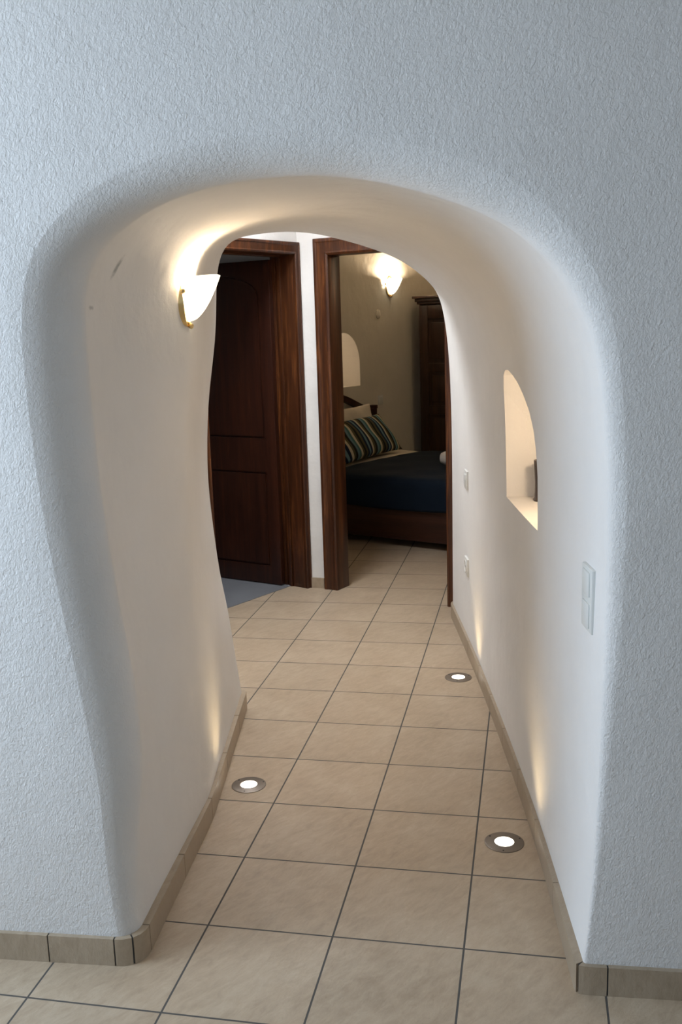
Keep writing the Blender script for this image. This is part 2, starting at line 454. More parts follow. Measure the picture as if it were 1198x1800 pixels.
for j in range(NEND+1):
    a = math.pi/2*j/NEND; row = []
    for k in range(K):
        o, n = end_out(k)
        d = (tun[2*ND][k]-tun[2*ND-5][k]).normalized()
        row.append(FC[k] - d*re*(1-math.sin(a)) + o*re*(1-math.cos(a)))
    row[0].z = row[-1].z = 0
    allrows.append(row); wallrow_coarse.append(0.07)
for q in (0.15, 0.5, 1.0):
    allrows.append([allrows[NIN+SEAM+NFIL+1+NEND][k].lerp(rectD[k], q) for k in range(K)]); wallrow_coarse.append(0.2)

bm = bmesh.new()
cl = bm.verts.layers.float.new('coarse')
V = []
for row, c in zip(allrows, wallrow_coarse):
    rv = []
    for p in row:
        v = bm.verts.new(p); v[cl] = c; rv.append(v)
    V.append(rv)
NR = len(V)
for i in range(NR-1):
    for k in range(K-1):
        bm.faces.new((V[i][k], V[i][k+1], V[i+1][k+1], V[i+1][k]))
for k in range(K-1): bm.faces.new((V[NR-1][k], V[NR-1][k+1], V[0][k+1], V[0][k]))
bm.faces.new([V[i][0] for i in range(NR)]); bm.faces.new([V[i][K-1] for i in range(NR)][::-1])
bmesh.ops.recalc_face_normals(bm, faces=bm.faces[:])
masonry = mesh_obj('wall_passage', bm, PLASTER, smooth=False)
# arched niche in the right-hand wall
nt = Vector((0.740-0.830, -0.215+0.761, 0)); nw = nt.length; nt.normalize(); nn = Vector((nt.y, -nt.x, 0))
nb = Vector((0.830, -0.761, 0))
arch = [(0, 0.937), (nw, 0.937), (nw, 1.14)]
arch = [(0, 0.937), (nw, 0.937), (nw, 1.30)] + [(nw-0.02, 1.345), (nw-0.06, 1.362), (0.44, 1.366), (0.40, 1.362), (0.34, 1.352), (0.28, 1.338), (0.23, 1.322), (0.18, 1.302), (0.14, 1.283), (0.10, 1.262), (0.065, 1.232), (0.04, 1.205), (0.02, 1.165), (0.008, 1.13), (0, 1.09)]
bm = bmesh.new()
prism(bm, arch, lambda u, v, d: nb + nt*u + nn*d + Vector((0, 0, v)), -0.22, 0.26)
cut = mesh_obj('cutter', bm, smooth=False)
apply_bool(masonry, [cut])
me = masonry.data
if not me.materials: me.materials.append(PLASTER)
for p in me.polygons: p.use_smooth = True
me.set_sharp_from_angle(angle=math.radians(38))
# split off the flat front wall so that it is an object of its own
def split_front(o):
    bm = bmesh.new(); bm.from_mesh(o.data); bm2 = bm.copy()
    def isfront(f):
        c = f.calc_center_median()
        return abs(c.y - WY(c.x)) < 0.0015 and abs(f.normal.y) > 0.9
    bmesh.ops.delete(bm, geom=[f for f in bm.faces if isfront(f)], context='FACES')
    bmesh.ops.delete(bm2, geom=[f for f in bm2.faces if not isfront(f)], context='FACES')
    bm.to_mesh(o.data); bm.free()
    f = mesh_obj('wall_front', bm2, PLASTER)
    return f
wf = split_front(masonry)
tag(wf, 'white front wall with coarse trowelled plaster around the arched opening', 'wall', kind='structure')
tag(masonry, 'smooth white plaster vault and side walls of the arched passage', 'wall', kind='structure')

# ------------------------------------------------------------------ floors
bm = bmesh.new(); box(bm, (-3.4, -6.6, -0.12), (4.3, 7.0, 0.0))
fl = mesh_obj('floor', bm, TILE, smooth=False); tag(fl, 'beige ceramic tile floor with dark grey grout lines', 'floor', kind='structure')

# ------------------------------------------------------------------ skirting tiles
def strip(bm, path, d, h0, h1, s0, s1, mat):
    """tile strip standing on the wall side of path (list of 2-D Vectors), between arc lengths s0 and s1"""
    acc = [0]
    for a, b in zip(path, path[1:]): acc.append(acc[-1] + (b-a).length)
    def at(s):
        s = max(0, min(acc[-1], s))
        for i in range(len(path)-1):
            if s <= acc[i+1] + 1e-9:
                f = (s-acc[i])/max(1e-9, acc[i+1]-acc[i]); return path[i].lerp(path[i+1], f)
        return path[-1]
    n = max(2, int((s1-s0)/0.012)); inn, out = [], []
    for j in range(n+1):
        s = s0 + (s1-s0)*j/n; p = at(s); t = (at(s+0.01)-at(s-0.01)).normalized()
        nrm = Vector((t.y, -t.x))
        inn.append(p - nrm*0.01); out.append(p + nrm*d)
    A = [[bm.verts.new((p.x, p.y, z)) for p in L] for L, z in ((inn, h0), (out, h0), (out, h1), (inn, h1))]
    fs = []
    for j in range(n):
        for q in range(4):
            fs.append(bm.faces.new((A[q][j], A[(q+1) % 4][j], A[(q+1) % 4][j+1], A[q][j+1])))
    fs.append(bm.faces.new([A[q][0] for q in range(4)])); fs.append(bm.faces.new([A[q][n] for q in range(4)][::-1]))
    for f in fs: f.material_index = mat
    bmesh.ops.recalc_face_normals(bm, faces=fs)
    return acc[-1]
def skirting(name, path, joints, label, h=0.072, d=0.012):
    bm = bmesh.new()
    tot = sum((b-a).length for a, b in zip(path, path[1:]))
    js = [0] + [j for j in joints if 0 < j < tot] + [tot]
    strip(bm, path, d*0.72, 0.0, h-0.002, 0, tot, 1)
    for a, b in zip(js, js[1:]): strip(bm, path, d, 0.0, h, a+0.0018, b-0.0018, 0)
    o = mesh_obj(name, bm, [SKIRT, GROUT], angle=30); tag(o, label, 'baseboard', kind='structure'); return o
NT = NR-3
lp = [Vector(allrows[i][0].xy) for i in range(0, NT)]
rp = [Vector(allrows[i][K-1].xy) for i in range(0, NT)]
def arcs(path):
    a = [0]
    for p, q in zip(path, path[1:]): a.append(a[-1] + (q-p).length)
    return a
al = arcs(lp); ar = arcs(rp)
def s_at(path, acc, x=None, y=None):
    best = min(range(len(path)), key=lambda i: (path[i]-Vector((x, y))).length)
    return acc[best]
sc0 = s_at(lp, al, lp[SEAM].x, lp[SEAM].y)
def s_x(path, acc, x):
    for i in range(len(path)-1):
        if (path[i].x-x)*(path[i+1].x-x) <= 0 and i < SEAM+1:
            f = (x-path[i].x)/(path[i+1].x-path[i].x); return acc[i]+f*(acc[i+1]-acc[i])
    return acc[SEAM]
s85, s200 = s_x(lp, al, -0.341), s_x(lp, al, -0.172)
send = al[SEAM+NFIL]
jl = [s85-0.33*i for i in range(6, 0, -1)] + [s85, s200, (s200+send)/2-0.004, send+0.004] + [send+0.33*i for i in range(1, 8)]
skirting('baseboard_left', [p for p in lp], jl, 'beige tile skirting along the left of the opening and passage')
rp2 = rp[::-1]; ar2 = arcs(rp2)
s1066 = ar2[-1] - s_x(rp, ar, 0.992)
scr = ar2[-1] - ar[SEAM]
jr = [scr-0.33*i for i in range(8, 0, -1)] + [scr-0.006, s1066] + [s1066+0.33*i for i in range(1, 6)]
skirting('baseboard_right', rp2, jr, 'beige tile skirting along the right of the opening and passage')

# ------------------------------------------------------------------ hall: door walls
ANG = math.atan2(-0.376, 0.926)
O3 = Vector((-0.29, 1.91, 0)); E1 = Vector((math.cos(ANG), math.sin(ANG), 0)); E2 = Vector((-E1.y, E1.x, 0))
def BR(a, b, z=0.0): return O3 + E1*a + E2*b + Vector((0, 0, z))
OPW, OPH = 0.715, 1.94                       # bedroom door opening
HC = 2.5
PcL = Vector((-0.475, 1.966, 0))
dL = Vector((-0.439, -0.898, 0)).normalized(); nL = Vector((-dL.y, dL.x, 0))
if nL.x < 0: nL = -nL
def LD(a, n, z=0.0): return PcL + dL*a + nL*n + Vector((0, 0, z))
ANGL = math.atan2(dL.y, dL.x)
# wall_hall: the wall with the bedroom door
bm = bmesh.new()
prism(bm, [(-1.6, 0), (-0.02, 0), (-0.02, OPH+0.02), (OPW+0.02, OPH+0.02), (OPW+0.02, 0), (2.6, 0), (2.6, HC+0.1), (-1.6, HC+0.1)], lambda u, v, d: BR(u, d, v), 0.006, 0.11)
wb = mesh_obj('wall_hall_back', bm, PLASTER_ROOM, smooth=False); tag(wb, 'white plaster wall around the bedroom doorway', 'wall', kind='structure')
# white pier between the two doors, proud of the wall, and the left-hand wall with the door opening
dO = 0.035; dW = 0.74
bm = bmesh.new()
prism(bm, [(0.0, 0), (dO-0.02, 0), (dO-0.02, 1.94), (dO+dW+0.02, 1.94), (dO+dW+0.02, 0), (2.6, 0), (2.6, HC+0.1), (0.0, HC+0.1)], lambda u, v, d: LD(u, d, v), -0.175, -0.004)
wl = mesh_obj('wall_hall_left', bm, PLASTER_ROOM, smooth=False); tag(wl, 'white plaster hall wall around the left brown door', 'wall', kind='structure')
bm = bmesh.new()
# corner between the pier and the bedroom doorway
c0 = LD(0, -0.004); c1 = BR(-0.098, 0.006); c2 = BR(-0.098, 0.11); c3 = LD(0, -0.175)
vs0 = [Vector((p.x, p.y, 0)) for p in (c0, c1, c2, c3)]
a_ = [bm.verts.new(p) for p in vs0]; b_ = [bm.verts.new(p + Vector((0, 0, HC+0.1))) for p in vs0]
bm.faces.new(a_[::-1]); bm.faces.new(b_)
for i in range(4): bm.faces.new((a_[i], a_[(i+1) % 4], b_[(i+1) % 4], b_[i]))
bmesh.ops.recalc_face_normals(bm, faces=bm.faces[:])
pr = mesh_obj('wall_pier', bm, PLASTER_ROOM, smooth=False); tag(pr, 'narrow white plaster pier between the two brown doorways', 'wall', kind='structure')
skirting('baseboard_hall', [Vector(LD(-0.0, -0.004).xy), Vector(BR(-0.10, 0.006).xy)], [], 'short beige skirting tile at the foot of the white pier', h=0.062)

# ------------------------------------------------------------------ moulded door frames
def casing(bm, w_, t):                        # profile (u across the width from the opening, d out of the wall)
    return [(0, 0), (0, t*0.55), (w_*0.12, t*0.8), (w_*0.22, t*0.62), (w_*0.34, t*0.66), (w_*0.72, t*0.8), (w_*0.80, t), (w_*0.95, t), (w_, t*0.8), (w_, 0)]
def frame_trim(bm, prof, x0, x1, h, fn, sides=(True, True, True), wl_=None):
    """mitred casing round an opening x0..x1 of height h; fn(u, z, d)"""
    def rings(path):
        R = []
        for (ux, uz, ox, oz) in path: R.append([bm.verts.new(fn(ux + ox*u, uz + oz*u, d)) for u, d in prof])
        for A, B in zip(R, R[1:]):
            for i in range(len(prof)):
                j = (i+1) % len(prof); bm.faces.new((A[i], A[j], B[j], B[i]))
        bm.faces.new(R[0]); bm.faces.new(R[-1][::-1])
    rings([(x0, 0, -1, 0), (x0, h, -1, 1), (x1, h, 1, 1), (x1, 0, 1, 0)])
    bmesh.ops.recalc_face_normals(bm, faces=bm.faces[:])

# bedroom doorway (no leaf in view)
d2 = empty('door_2', BR(0, 0), ANG)
tag(d2, 'open brown wooden doorway framing the bedroom with the bed', 'door frame', kind='structure')
bm = bmesh.new(); frame_trim(bm, casing(bm, 0.092, 0.024), 0, OPW, OPH-0.03, lambda u, z, d: Vector((u, 0.006-d, z)))
mesh_obj('door_casing', bm, WOOD, d2, angle=30)
bm = bmesh.new()
box(bm, (-0.02, -0.004, 0), (0.0, 0.115, OPH+0.02), 0.002); box(bm, (OPW, -0.004, 0), (OPW+0.02, 0.115, OPH+0.02), 0.002)

mesh_obj('door_jamb', bm, WOOD, d2, angle=30)
bm = bmesh.new(); box(bm, (0, -0.004, OPH-0.03), (OPW, 0.115, OPH+0.02), 0.002)
mesh_obj('door_head', bm, WOODH, d2, angle=30)

# left door: frame and a leaf swung into the side room.  local x = along dL, local y = out of the hall
d1 = empty('door_1', LD(0, 0), ANGL)
tag(d1, 'dark brown panelled wooden door standing open left of the white pier', 'door', kind='structure')
sgn = 1 if (Matrix.Rotation(ANGL, 3, 'Z') @ Vector((0, 1, 0))).dot(nL) > 0 else -1
# local y = sgn*n
DH = 1.925
def casing2(bm, w_, t): return casing(bm, w_, t)
bm = bmesh.new()
prof = casing(bm, 0.065, 0.022)
def f1(u, z, d):
    x = u
    if u < dO: x = dO - (dO-u)*0.035/0.065     # narrow casing on the pier side
    return Vector((x, sgn*(-0.004+d), z))
frame_trim(bm, prof, dO, dO+dW, DH, f1)
mesh_obj('door_casing', bm, WOOD, d1, angle=30)
bm = bmesh.new()
def lbox(x0, x1, n0, n1, z0, z1, bev=0.002):
    ys = sorted((sgn*n0, sgn*n1)); box(bm, (x0, ys[0], z0), (x1, ys[1], z1), bev)
lbox(dO-0.02, dO, -0.178, 0.004, 0, DH+0.02); lbox(dO+dW, dO+dW+0.02, -0.178, 0.004, 0, DH+0.02)
lbox(dO, dO+0.010, -0.128, -0.100, 0, DH, 0.004); lbox(dO, dO+0.006, -0.172, -0.140, 0, DH, 0.002)
lbox(dO+dW-0.010, dO+dW, -0.128, -0.100, 0, DH, 0.004)
mesh_obj('door_jamb', bm, WOOD, d1, angle=30)
bm = bmesh.new()
lbox(dO, dO+dW, -0.178, 0.004, DH, DH+0.02); lbox(dO, dO+dW, -0.128, -0.100, DH-0.010, DH, 0.003)
mesh_obj('door_head', bm, WOODH, d1, angle=30)
# leaf: hinge at the jamb by the pier, built along local +x then swung
hinge = LD(dO+0.002, -0.160)
leafdir = Vector((-1.144+0.638, 2.243-2.058, 0)).normalized()
leaf = empty('door_leaf', (0, 0, 0)); leaf.parent = d1
Ml = Matrix.Translation(d1.location) @ Matrix.Rotation(ANGL, 4, 'Z')
lang = math.atan2(leafdir.y, leafdir.x)
leaf.matrix_local = Ml.inverted() @ (Matrix.Translation(hinge) @ Matrix.Rotation(lang, 4, 'Z'))
LW, LH, LT = 0.72, 1.905, 0.04
bm = bmesh.new()
box(bm, (0, 0, 0.008), (LW, LT, LH), 0.003)
leafo = mesh_obj('leaf_board', bm, WOOD_DOOR, leaf, angle=30)
# carved grooves: arched upper panel, lower panel (cut into the visible face, local y = LT side or 0 side)
camside = ((CAM - hinge).dot(Vector((-leafdir.y, leafdir.x, 0))) > 0)
yf = LT if camside else 0.0
def groove_outline(x0, x1, z0, z1, ar):
    pts = [(x0, z0), (x1, z0)]
    n = 14
    if ar > 0:
        sh = 0.10
        for j in range(n+1):
            a = j/n*math.pi
            pts.append(((x0+x1)/2 + (x1-x0)/2*math.cos(a), z1-ar + ar*math.sin(a)**0.8))
    else: pts += [(x1, z1), (x0, z1)]
    return pts
def bead(parent, name, pts, yface, out, r, material):
    bm = bmesh.new()
    P = [(u, yface + out*0.001, v) for u, v in pts]; P.append(P[0])
    dense = []
    for a, b in zip(P, P[1:]):
        a, b = Vector(a), Vector(b); n = max(1, int((b-a).length/0.03))
        dense += [a.lerp(b, j/n) for j in range(n)]
    dense.append(Vector(P[-1])); tube(bm, dense, r, 8)
    return mesh_obj(name, bm, material, parent)
outs = 1 if camside else -1
for z0, z1, ar in ((0.89, 1.83, 0.13), (0.12, 0.69, 0)):
    cbm = bmesh.new()
    o_ = groove_outline(0.075, LW-0.10, z0, z1, ar)
    i_ = groove_outline(0.087, LW-0.112, z0+0.012, z1-0.012, ar*0.97 if ar else 0)
    va = [[cbm.verts.new((u, yf + outs*0.01, v)) for u, v in q] for q in (o_, i_)]
    vb = [[cbm.verts.new((u, yf - outs*0.009, v)) for u, v in q] for q in (o_, i_)]
    n = len(o_)
    for j in range(n):
        k = (j+1) % n
        cbm.faces.new((va[0][j], va[0][k], va[1][k], va[1][j])); cbm.faces.new((vb[0][j], vb[0][k], vb[1][k], vb[1][j]))
        cbm.faces.new((va[0][j], va[0][k], vb[0][k], vb[0][j])); cbm.faces.new((va[1][j], va[1][k], vb[1][k], vb[1][j]))
    bmesh.ops.recalc_face_normals(cbm, faces=cbm.faces[:])
    c = mesh_obj('cutter', cbm, smooth=False); c.parent = leaf
    bpy.context.view_layer.update()
    apply_bool(leafo, [c])
if not leafo.data.materials: leafo.data.materials.append(WOOD_DOOR)
bm = bmesh.new()
for s_ in (0, 1):
    yy = LT if s_ else 0.0; oo = 1 if s_ else -1
    tube(bm, [(LW-0.06, yy, 0.98), (LW-0.06, yy+oo*0.045, 0.98)], 0.009, 12)
    tube(bm, [(LW-0.055, yy+oo*0.045, 0.98), (LW-0.17, yy+oo*0.048, 0.98)], 0.008, 12)
hd = mesh_obj('door_handle', bm, BRASS, leaf)

# ------------------------------------------------------------------ hall ceiling with skylight
bm = bmesh.new()
box(bm, (-2.4, -1.35, HC), (2.4, 2.1, HC+0.1))
hc = mesh_obj('ceiling_hall', bm, PLASTER_ROOM, smooth=False)
bm = bmesh.new(); box(bm, (-0.80, 0.56, HC-0.05), (-0.20, 1.16, HC+0.2)); cut = mesh_obj('cutter', bm, smooth=False)
apply_bool(hc, [cut]); 
if not hc.data.materials: hc.data.materials.append(PLASTER_ROOM)
tag(hc, 'white plaster ceiling of the hall beyond the passage', 'ceiling', kind='structure')
bm = bmesh.new()
for lo, hi in (((-0.84, 0.52, HC+0.1), (-0.80, 1.20, HC+0.4)), ((-0.20, 0.52, HC+0.1), (-0.16, 1.20, HC+0.4)), ((-0.80, 0.52, HC+0.1), (-0.20, 0.56, HC+0.4)), ((-0.80, 1.16, HC+0.1), (-0.20, 1.20, HC+0.4))): box(bm, lo, hi)
sk = mesh_obj('window_3', bm, PLASTER_ROOM, smooth=False); tag(sk, 'white skylight shaft over the hall', 'window', kind='structure')
bm = bmesh.new(); q0 = LD(2.4, -0.2); q1 = LD(2.4, 1.2)
prism(bm, [(0, 0), (1.4, 0), (1.4, HC+0.1), (0, HC+0.1)], lambda u, v, d: q0 + (q1-q0).normalized()*u + dL*d + Vector((0, 0, v)), 0, 0.1)
we = mesh_obj('wall_hall_end', bm, PLASTER_ROOM, smooth=False); tag(we, 'white plaster end wall of the hall', 'wall', kind='structure')

# ------------------------------------------------------------------ side room behind the left door
bm = bmesh.new()
P = [LD(-0.25, -0.10), LD(2.2, -0.10), LD(2.2, -2.4), LD(-0.25, -2.4)]
P[0] = LD(-0.0, -0.115); P[1] = LD(2.2, -0.115)
a_ = [bm.verts.new((p.x, p.y, 0.004)) for p in P]; b_ = [bm.verts.new((p.x, p.y, 0.0)) for p in P]
bm.faces.new(a_); bm.faces.new(b_[::-1])
for i in range(4): bm.faces.new((a_[i], a_[(i+1) % 4], b_[(i+1) % 4], b_[i]))
bmesh.ops.recalc_face_normals(bm, faces=bm.faces[:])
gf = mesh_obj('floor_side_room', bm, GREYFLOOR, smooth=False); tag(gf, 'bluish grey smooth floor seen past the open left door', 'floor', kind='structure')
bm = bmesh.new()
def wallseg(p, q, z0, z1, th):
    p = Vector(p); q = Vector(q); t = (q-p).normalized(); n = Vector((t.y, -t.x, 0))*th
    vs = [bm.verts.new(v) for v in (p+Vector((0,0,z0)), q+Vector((0,0,z0)), q+n+Vector((0,0,z0)), p+n+Vector((0,0,z0)), p+Vector((0,0,z1)), q+Vector((0,0,z1)), q+n+Vector((0,0,z1)), p+n+Vector((0,0,z1)))]
    fs = [bm.faces.new([vs[i] for i in f]) for f in ((3,2,1,0),(4,5,6,7),(0,1,5,4),(1,2,6,5),(2,3,7,6),(3,0,4,7))]
    bmesh.ops.recalc_face_normals(bm, faces=fs)
wallseg(LD(-0.22, -0.175), LD(-0.22, -2.5), 0, HC, 0.1)
ws = mesh_obj('wall_side_room_back', bm, PLASTER_ROOM, smooth=False); tag(ws, 'dim white wall of the side room above the open left door', 'wall', kind='structure')
bm = bmesh.new(); wallseg(LD(-0.3, -2.45), LD(2.3, -2.45), 0, HC, 0.1)
ws = mesh_obj('wall_side_room_left', bm, PLASTER_ROOM, smooth=False); tag(ws, 'white far wall of the side room', 'wall', kind='structure')
bm = bmesh.new(); wallseg(LD(2.25, -2.45), LD(2.25, -0.17), 0, HC, 0.1)
ws = mesh_obj('wall_side_room_front', bm, PLASTER_ROOM, smooth=False); tag(ws, 'white near wall of the side room', 'wall', kind='structure')
bm = bmesh.new()
prism(bm, [(-0.3, -0.175), (2.3, -0.175), (2.3, -2.5), (-0.3, -2.5)], lambda u, v, d: LD(u, v, d), HC, HC+0.1)
ws = mesh_obj('ceiling_side_room', bm, PLASTER_ROOM, smooth=False); tag(ws, 'white ceiling of the side room', 'ceiling', kind='structure')

# ------------------------------------------------------------------ bedroom shell (E1/E2 axes, origin at the doorway)
BL, BRT, BB = -1.30, 2.3, 3.82
bl = empty  # noqa
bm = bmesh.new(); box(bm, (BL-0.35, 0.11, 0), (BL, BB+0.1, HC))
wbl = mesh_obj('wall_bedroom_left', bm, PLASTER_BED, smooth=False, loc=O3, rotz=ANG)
bm = bmesh.new()
c0n, c1n, zb, zs, zt = 1.90, 2.374, 1.035, 1.22, 1.475
arch2 = [(c0n, zb), (c1n, zb), (c1n, zs)] + [((c0n+c1n)/2 + (c1n-c0n)/2*math.cos(math.pi*j/16), zs + (zt-zs)*math.sin(math.pi*j/16)) for j in range(1, 16)] + [(c0n, zs)]
prism(bm, arch2, lambda u, v, d: Vector((d, u, v)), BL-0.26, BL+0.1)
cut = mesh_obj('cutter', bm, smooth=False, loc=O3, rotz=ANG); bpy.context.view_layer.update()
apply_bool(wbl, [cut])
if not wbl.data.materials: wbl.data.materials.append(PLASTER_BED)
tag(wbl, 'dim cream plaster bedroom wall with arched niche behind the headboard', 'wall', kind='structure')
def room_box(name, lo, hi, m, label, cat):
    bm = bmesh.new(); box(bm, lo, hi); o = mesh_obj(name, bm, m, smooth=False, loc=O3, rotz=ANG); tag(o, label, cat, kind='structure'); return o
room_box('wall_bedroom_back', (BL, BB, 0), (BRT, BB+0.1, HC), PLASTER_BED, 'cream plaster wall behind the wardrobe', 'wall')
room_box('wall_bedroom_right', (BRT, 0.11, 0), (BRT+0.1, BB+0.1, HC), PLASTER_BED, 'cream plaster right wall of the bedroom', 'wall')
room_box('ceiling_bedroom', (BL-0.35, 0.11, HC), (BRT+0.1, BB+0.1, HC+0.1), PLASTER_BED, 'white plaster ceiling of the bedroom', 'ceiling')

# ------------------------------------------------------------------ front room shell round the camera
def room2(name, lo, hi, label, cat, m=PLASTER_ROOM):
    bm = bmesh.new(); box(bm, lo, hi); o = mesh_obj(name, bm, m, smooth=False); tag(o, label, cat, kind='structure'); return o
wl_ = room2('wall_left', (-2.2, -6.1, 0), (-2.1, -1.4, 2.7), 'white plaster left wall of the front room with a window', 'wall')
bm = bmesh.new(); box(bm, (-2.3, -3.1, 0.65), (-2.0, -1.7, 2.25)); cut = mesh_obj('cutter', bm, smooth=False); apply_bool(wl_, [cut])
if not wl_.data.materials: wl_.data.materials.append(PLASTER_ROOM)
wk = room2('wall_back', (-2.7, -6.2, 0), (4.2, -6.1, 2.7), 'white plaster wall behind the viewer with a glazed door', 'wall')
bm = bmesh.new(); box(bm, (-0.25, -6.3, 0.45), (1.45, -6.0, 2.55)); cut = mesh_obj('cutter', bm, smooth=False); apply_bool(wk, [cut])
if not wk.data.materials: wk.data.materials.append(PLASTER_ROOM)
room2('wall_right', (4.1, -6.1, 0), (4.2, -1.3, 2.7), 'white plaster right wall of the front room', 'wall')
room2('ceiling', (-2.7, -6.2, 2.7), (4.2, -1.2, 2.8), 'white ceiling of the front room', 'ceiling')

# ------------------------------------------------------------------ floor uplights
def uplight(x, y, label, r=0.058):
    t = empty('floor_uplight', (x, y, 0)); tag(t, label, 'floor light', 'recessed floor uplights')
    bm = bmesh.new()
    lathe(bm, [(0.0285, -0.002), (0.0285, 0.0035), (0.031, 0.0042), (0.034, 0.0030), (0.045, 0.0036), (0.047, 0.0028), (0.054, 0.0034), (r, 0.0018), (r, -0.002)], 64)
    mesh_obj('trim_ring', bm, STEEL, t)
    bm = bmesh.new(); lathe(bm, [(0.0284, -0.001), (0.0284, 0.0022), (0.02, 0.0034), (0.0, 0.0040)], 48)
    mesh_obj('lens', bm, LENS, t)
    for k in range(3):
        a = k*2.094+0.5; bm = bmesh.new()
        lathe(bm, [(0, 0.0044), (0.0022, 0.0042), (0.0026, 0.0028)], 10, mtx=Matrix.Translation((0.0505*math.cos(a), 0.0505*math.sin(a), 0)))
        mesh_obj('screw', bm, IRON, t)
    light('uplight_beam', 'SPOT', (x, y, 0.008), 5.0, (1.0, 0.74, 0.40), (0, 0, 1), spot_size=math.radians(100), spot_blend=1.0, shadow_soft_size=0.02).parent = None
    return t
uplight(-0.117, -0.548, 'round steel floor light glowing beside the left passage skirting')
uplight(0.744, -0.803, 'round steel floor light glowing by the right skirting, nearest the opening')
uplight(0.509, 0.551, 'round steel floor light glowing by the right skirting, farthest into the passage')

# ------------------------------------------------------------------ wall sconces
def sconce(loc, normal, label, shade_mat, power, S=1.0):
    n = Vector(normal).normalized(); ang = math.atan2(n.y, n.x) + math.pi/2   # local -y = normal
    t = empty('wall_sconce', loc, ang); tag(t, label, 'wall lamp', 'glass wall sconces')
    W, D, H = 0.100*S, 0.105*S, 0.128*S
    bm = bmesh.new()
    # brass back plate
    pl_ = [(0.066*S*math.cos(a), 0.086*S*math.sin(a)) for a in [2*math.pi*j/28 for j in range(28)]]
    prism(bm, pl_, lambda u, v, d: Vector((u, d, v)), -0.012, 0.004)
    mesh_obj('back_plate', bm, BRASS, t, angle=30)
    bm = bmesh.new(); NU, NV = 36, 18; g = []
    for j in range(NV+1):
        v = j/NV; rr = v**0.52 if v > 0 else 0.0
        g.append([bm.verts.new((-W*rr*math.cos(math.pi*i/NU), -0.012 - D*(rr*math.sin(math.pi*i/NU)), -H*0.55 + H*v + 0.010*S*math.sin(math.pi*i/NU)*v)) for i in range(NU+1)])
    for j in range(NV):
        for i in range(NU):
            if j == 0:
                bm.faces.new((g[0][i], g[1][i+1], g[1][i]))
            else: bm.faces.new((g[j][i], g[j][i+1], g[j+1][i+1], g[j+1][i]))
    bmesh.ops.remove_doubles(bm, verts=bm.verts[:], dist=1e-5)
    sh = mesh_obj('glass_shade', bm, shade_mat, t, angle=180)
    md = sh.modifiers.new('thickness', 'SOLIDIFY'); md.thickness = 0.004; md.offset = -1
    for sx in (-1, 1):
        bm = bmesh.new()
        tube(bm, [(sx*0.03*S, -0.004, 0.02*S), (sx*W*0.93, -0.010, 0.02*S)], 0.003*S, 8)
        lathe(bm, [(0, 0.008*S), (0.006*S, 0.005*S), (0.0075*S, 0), (0.006*S, -0.005*S), (0, -0.008*S)], 14, mtx=Matrix.Translation((sx*W*0.95, -0.018*S, 0.02*S)))
        mesh_obj('clip_knob', bm, BRASS, t)
    bm = bmesh.new()
    tube(bm, [(0, -0.006, -H*0.5), (0, -0.014, -H*0.58), (0, -0.018, -H*0.62)], 0.005*S, 10)
    lathe(bm, [(0, 0.009*S), (0.007*S, 0.006*S), (0.009*S, 0), (0.006*S, -0.007*S), (0, -0.010*S)], 16, mtx=Matrix.Translation((0, -0.020*S, -H*0.64)))
    mesh_obj('finial', bm, BRASS, t)
    bm = bmesh.new()
    lathe(bm, [(0, 0.030*S), (0.010*S, 0.026*S), (0.014*S, 0.014*S), (0.010*S, 0.0), (0.006*S, -0.012*S), (0, -0.012*S)], 18, mtx=Matrix.Translation((0, -0.045*S, -0.01*S)))
    mesh_obj('bulb', bm, shade_mat, t)
    p = Vector(loc) + n*0.042*S + Vector((0, 0, H*0.30))
    light('sconce_bulb', 'POINT', p, power, (1.0, 0.775, 0.53), shadow_soft_size=0.018)
    return t
SCONCE_AT = (-0.156, -0.80, 1.607)
sconce(SCONCE_AT, (0.985, 0.17, 0), 'lit white glass sconce on the left passage wall', GLOW, 1.9, 0.92)
sconce(BR(BL, 2.894, 1.855), E1, 'small lit glass sconce on the bedroom wall above the bed', GLOW_FAR, 34.0)

# added unseen point light that brightens the bedroom; no ceiling fixture
light('bedroom_fill_light', 'POINT', BR(1.2, 1.9, 2.25), 7, (1.0, 0.80, 0.52), shadow_soft_size=0.08)
# lamp light inside the wall niche
light('niche_lamp', 'POINT', nb + nt*0.10 + nn*0.13 + Vector((0, 0, 1.24)), 3.4, (1.0, 0.76, 0.50), shadow_soft_size=0.03)
light('bedroom_niche_lamp', 'POINT', BR(BL-0.13, 1.99, 1.30), 0.8, (1.0, 0.80, 0.62), shadow_soft_size=0.03)
# small dark pot on the niche sill, mostly hidden by the near edge
bm = bmesh.new()
lathe(bm, [(0, 0.0), (0.032, 0.0), (0.034, 0.005), (0.029, 0.012), (0.028, 0.06), (0.030, 0.10), (0.032, 0.125), (0.032, 0.134), (0.027, 0.134), (0.025, 0.118), (0, 0.112)], 28)
pot = mesh_obj('niche_ornament', bm, DARKPOT, loc=(0.8555, -0.285, 0.937))
tag(pot, 'slim dark brown ornament peeking out on the sill of the arched wall niche', 'ornament')

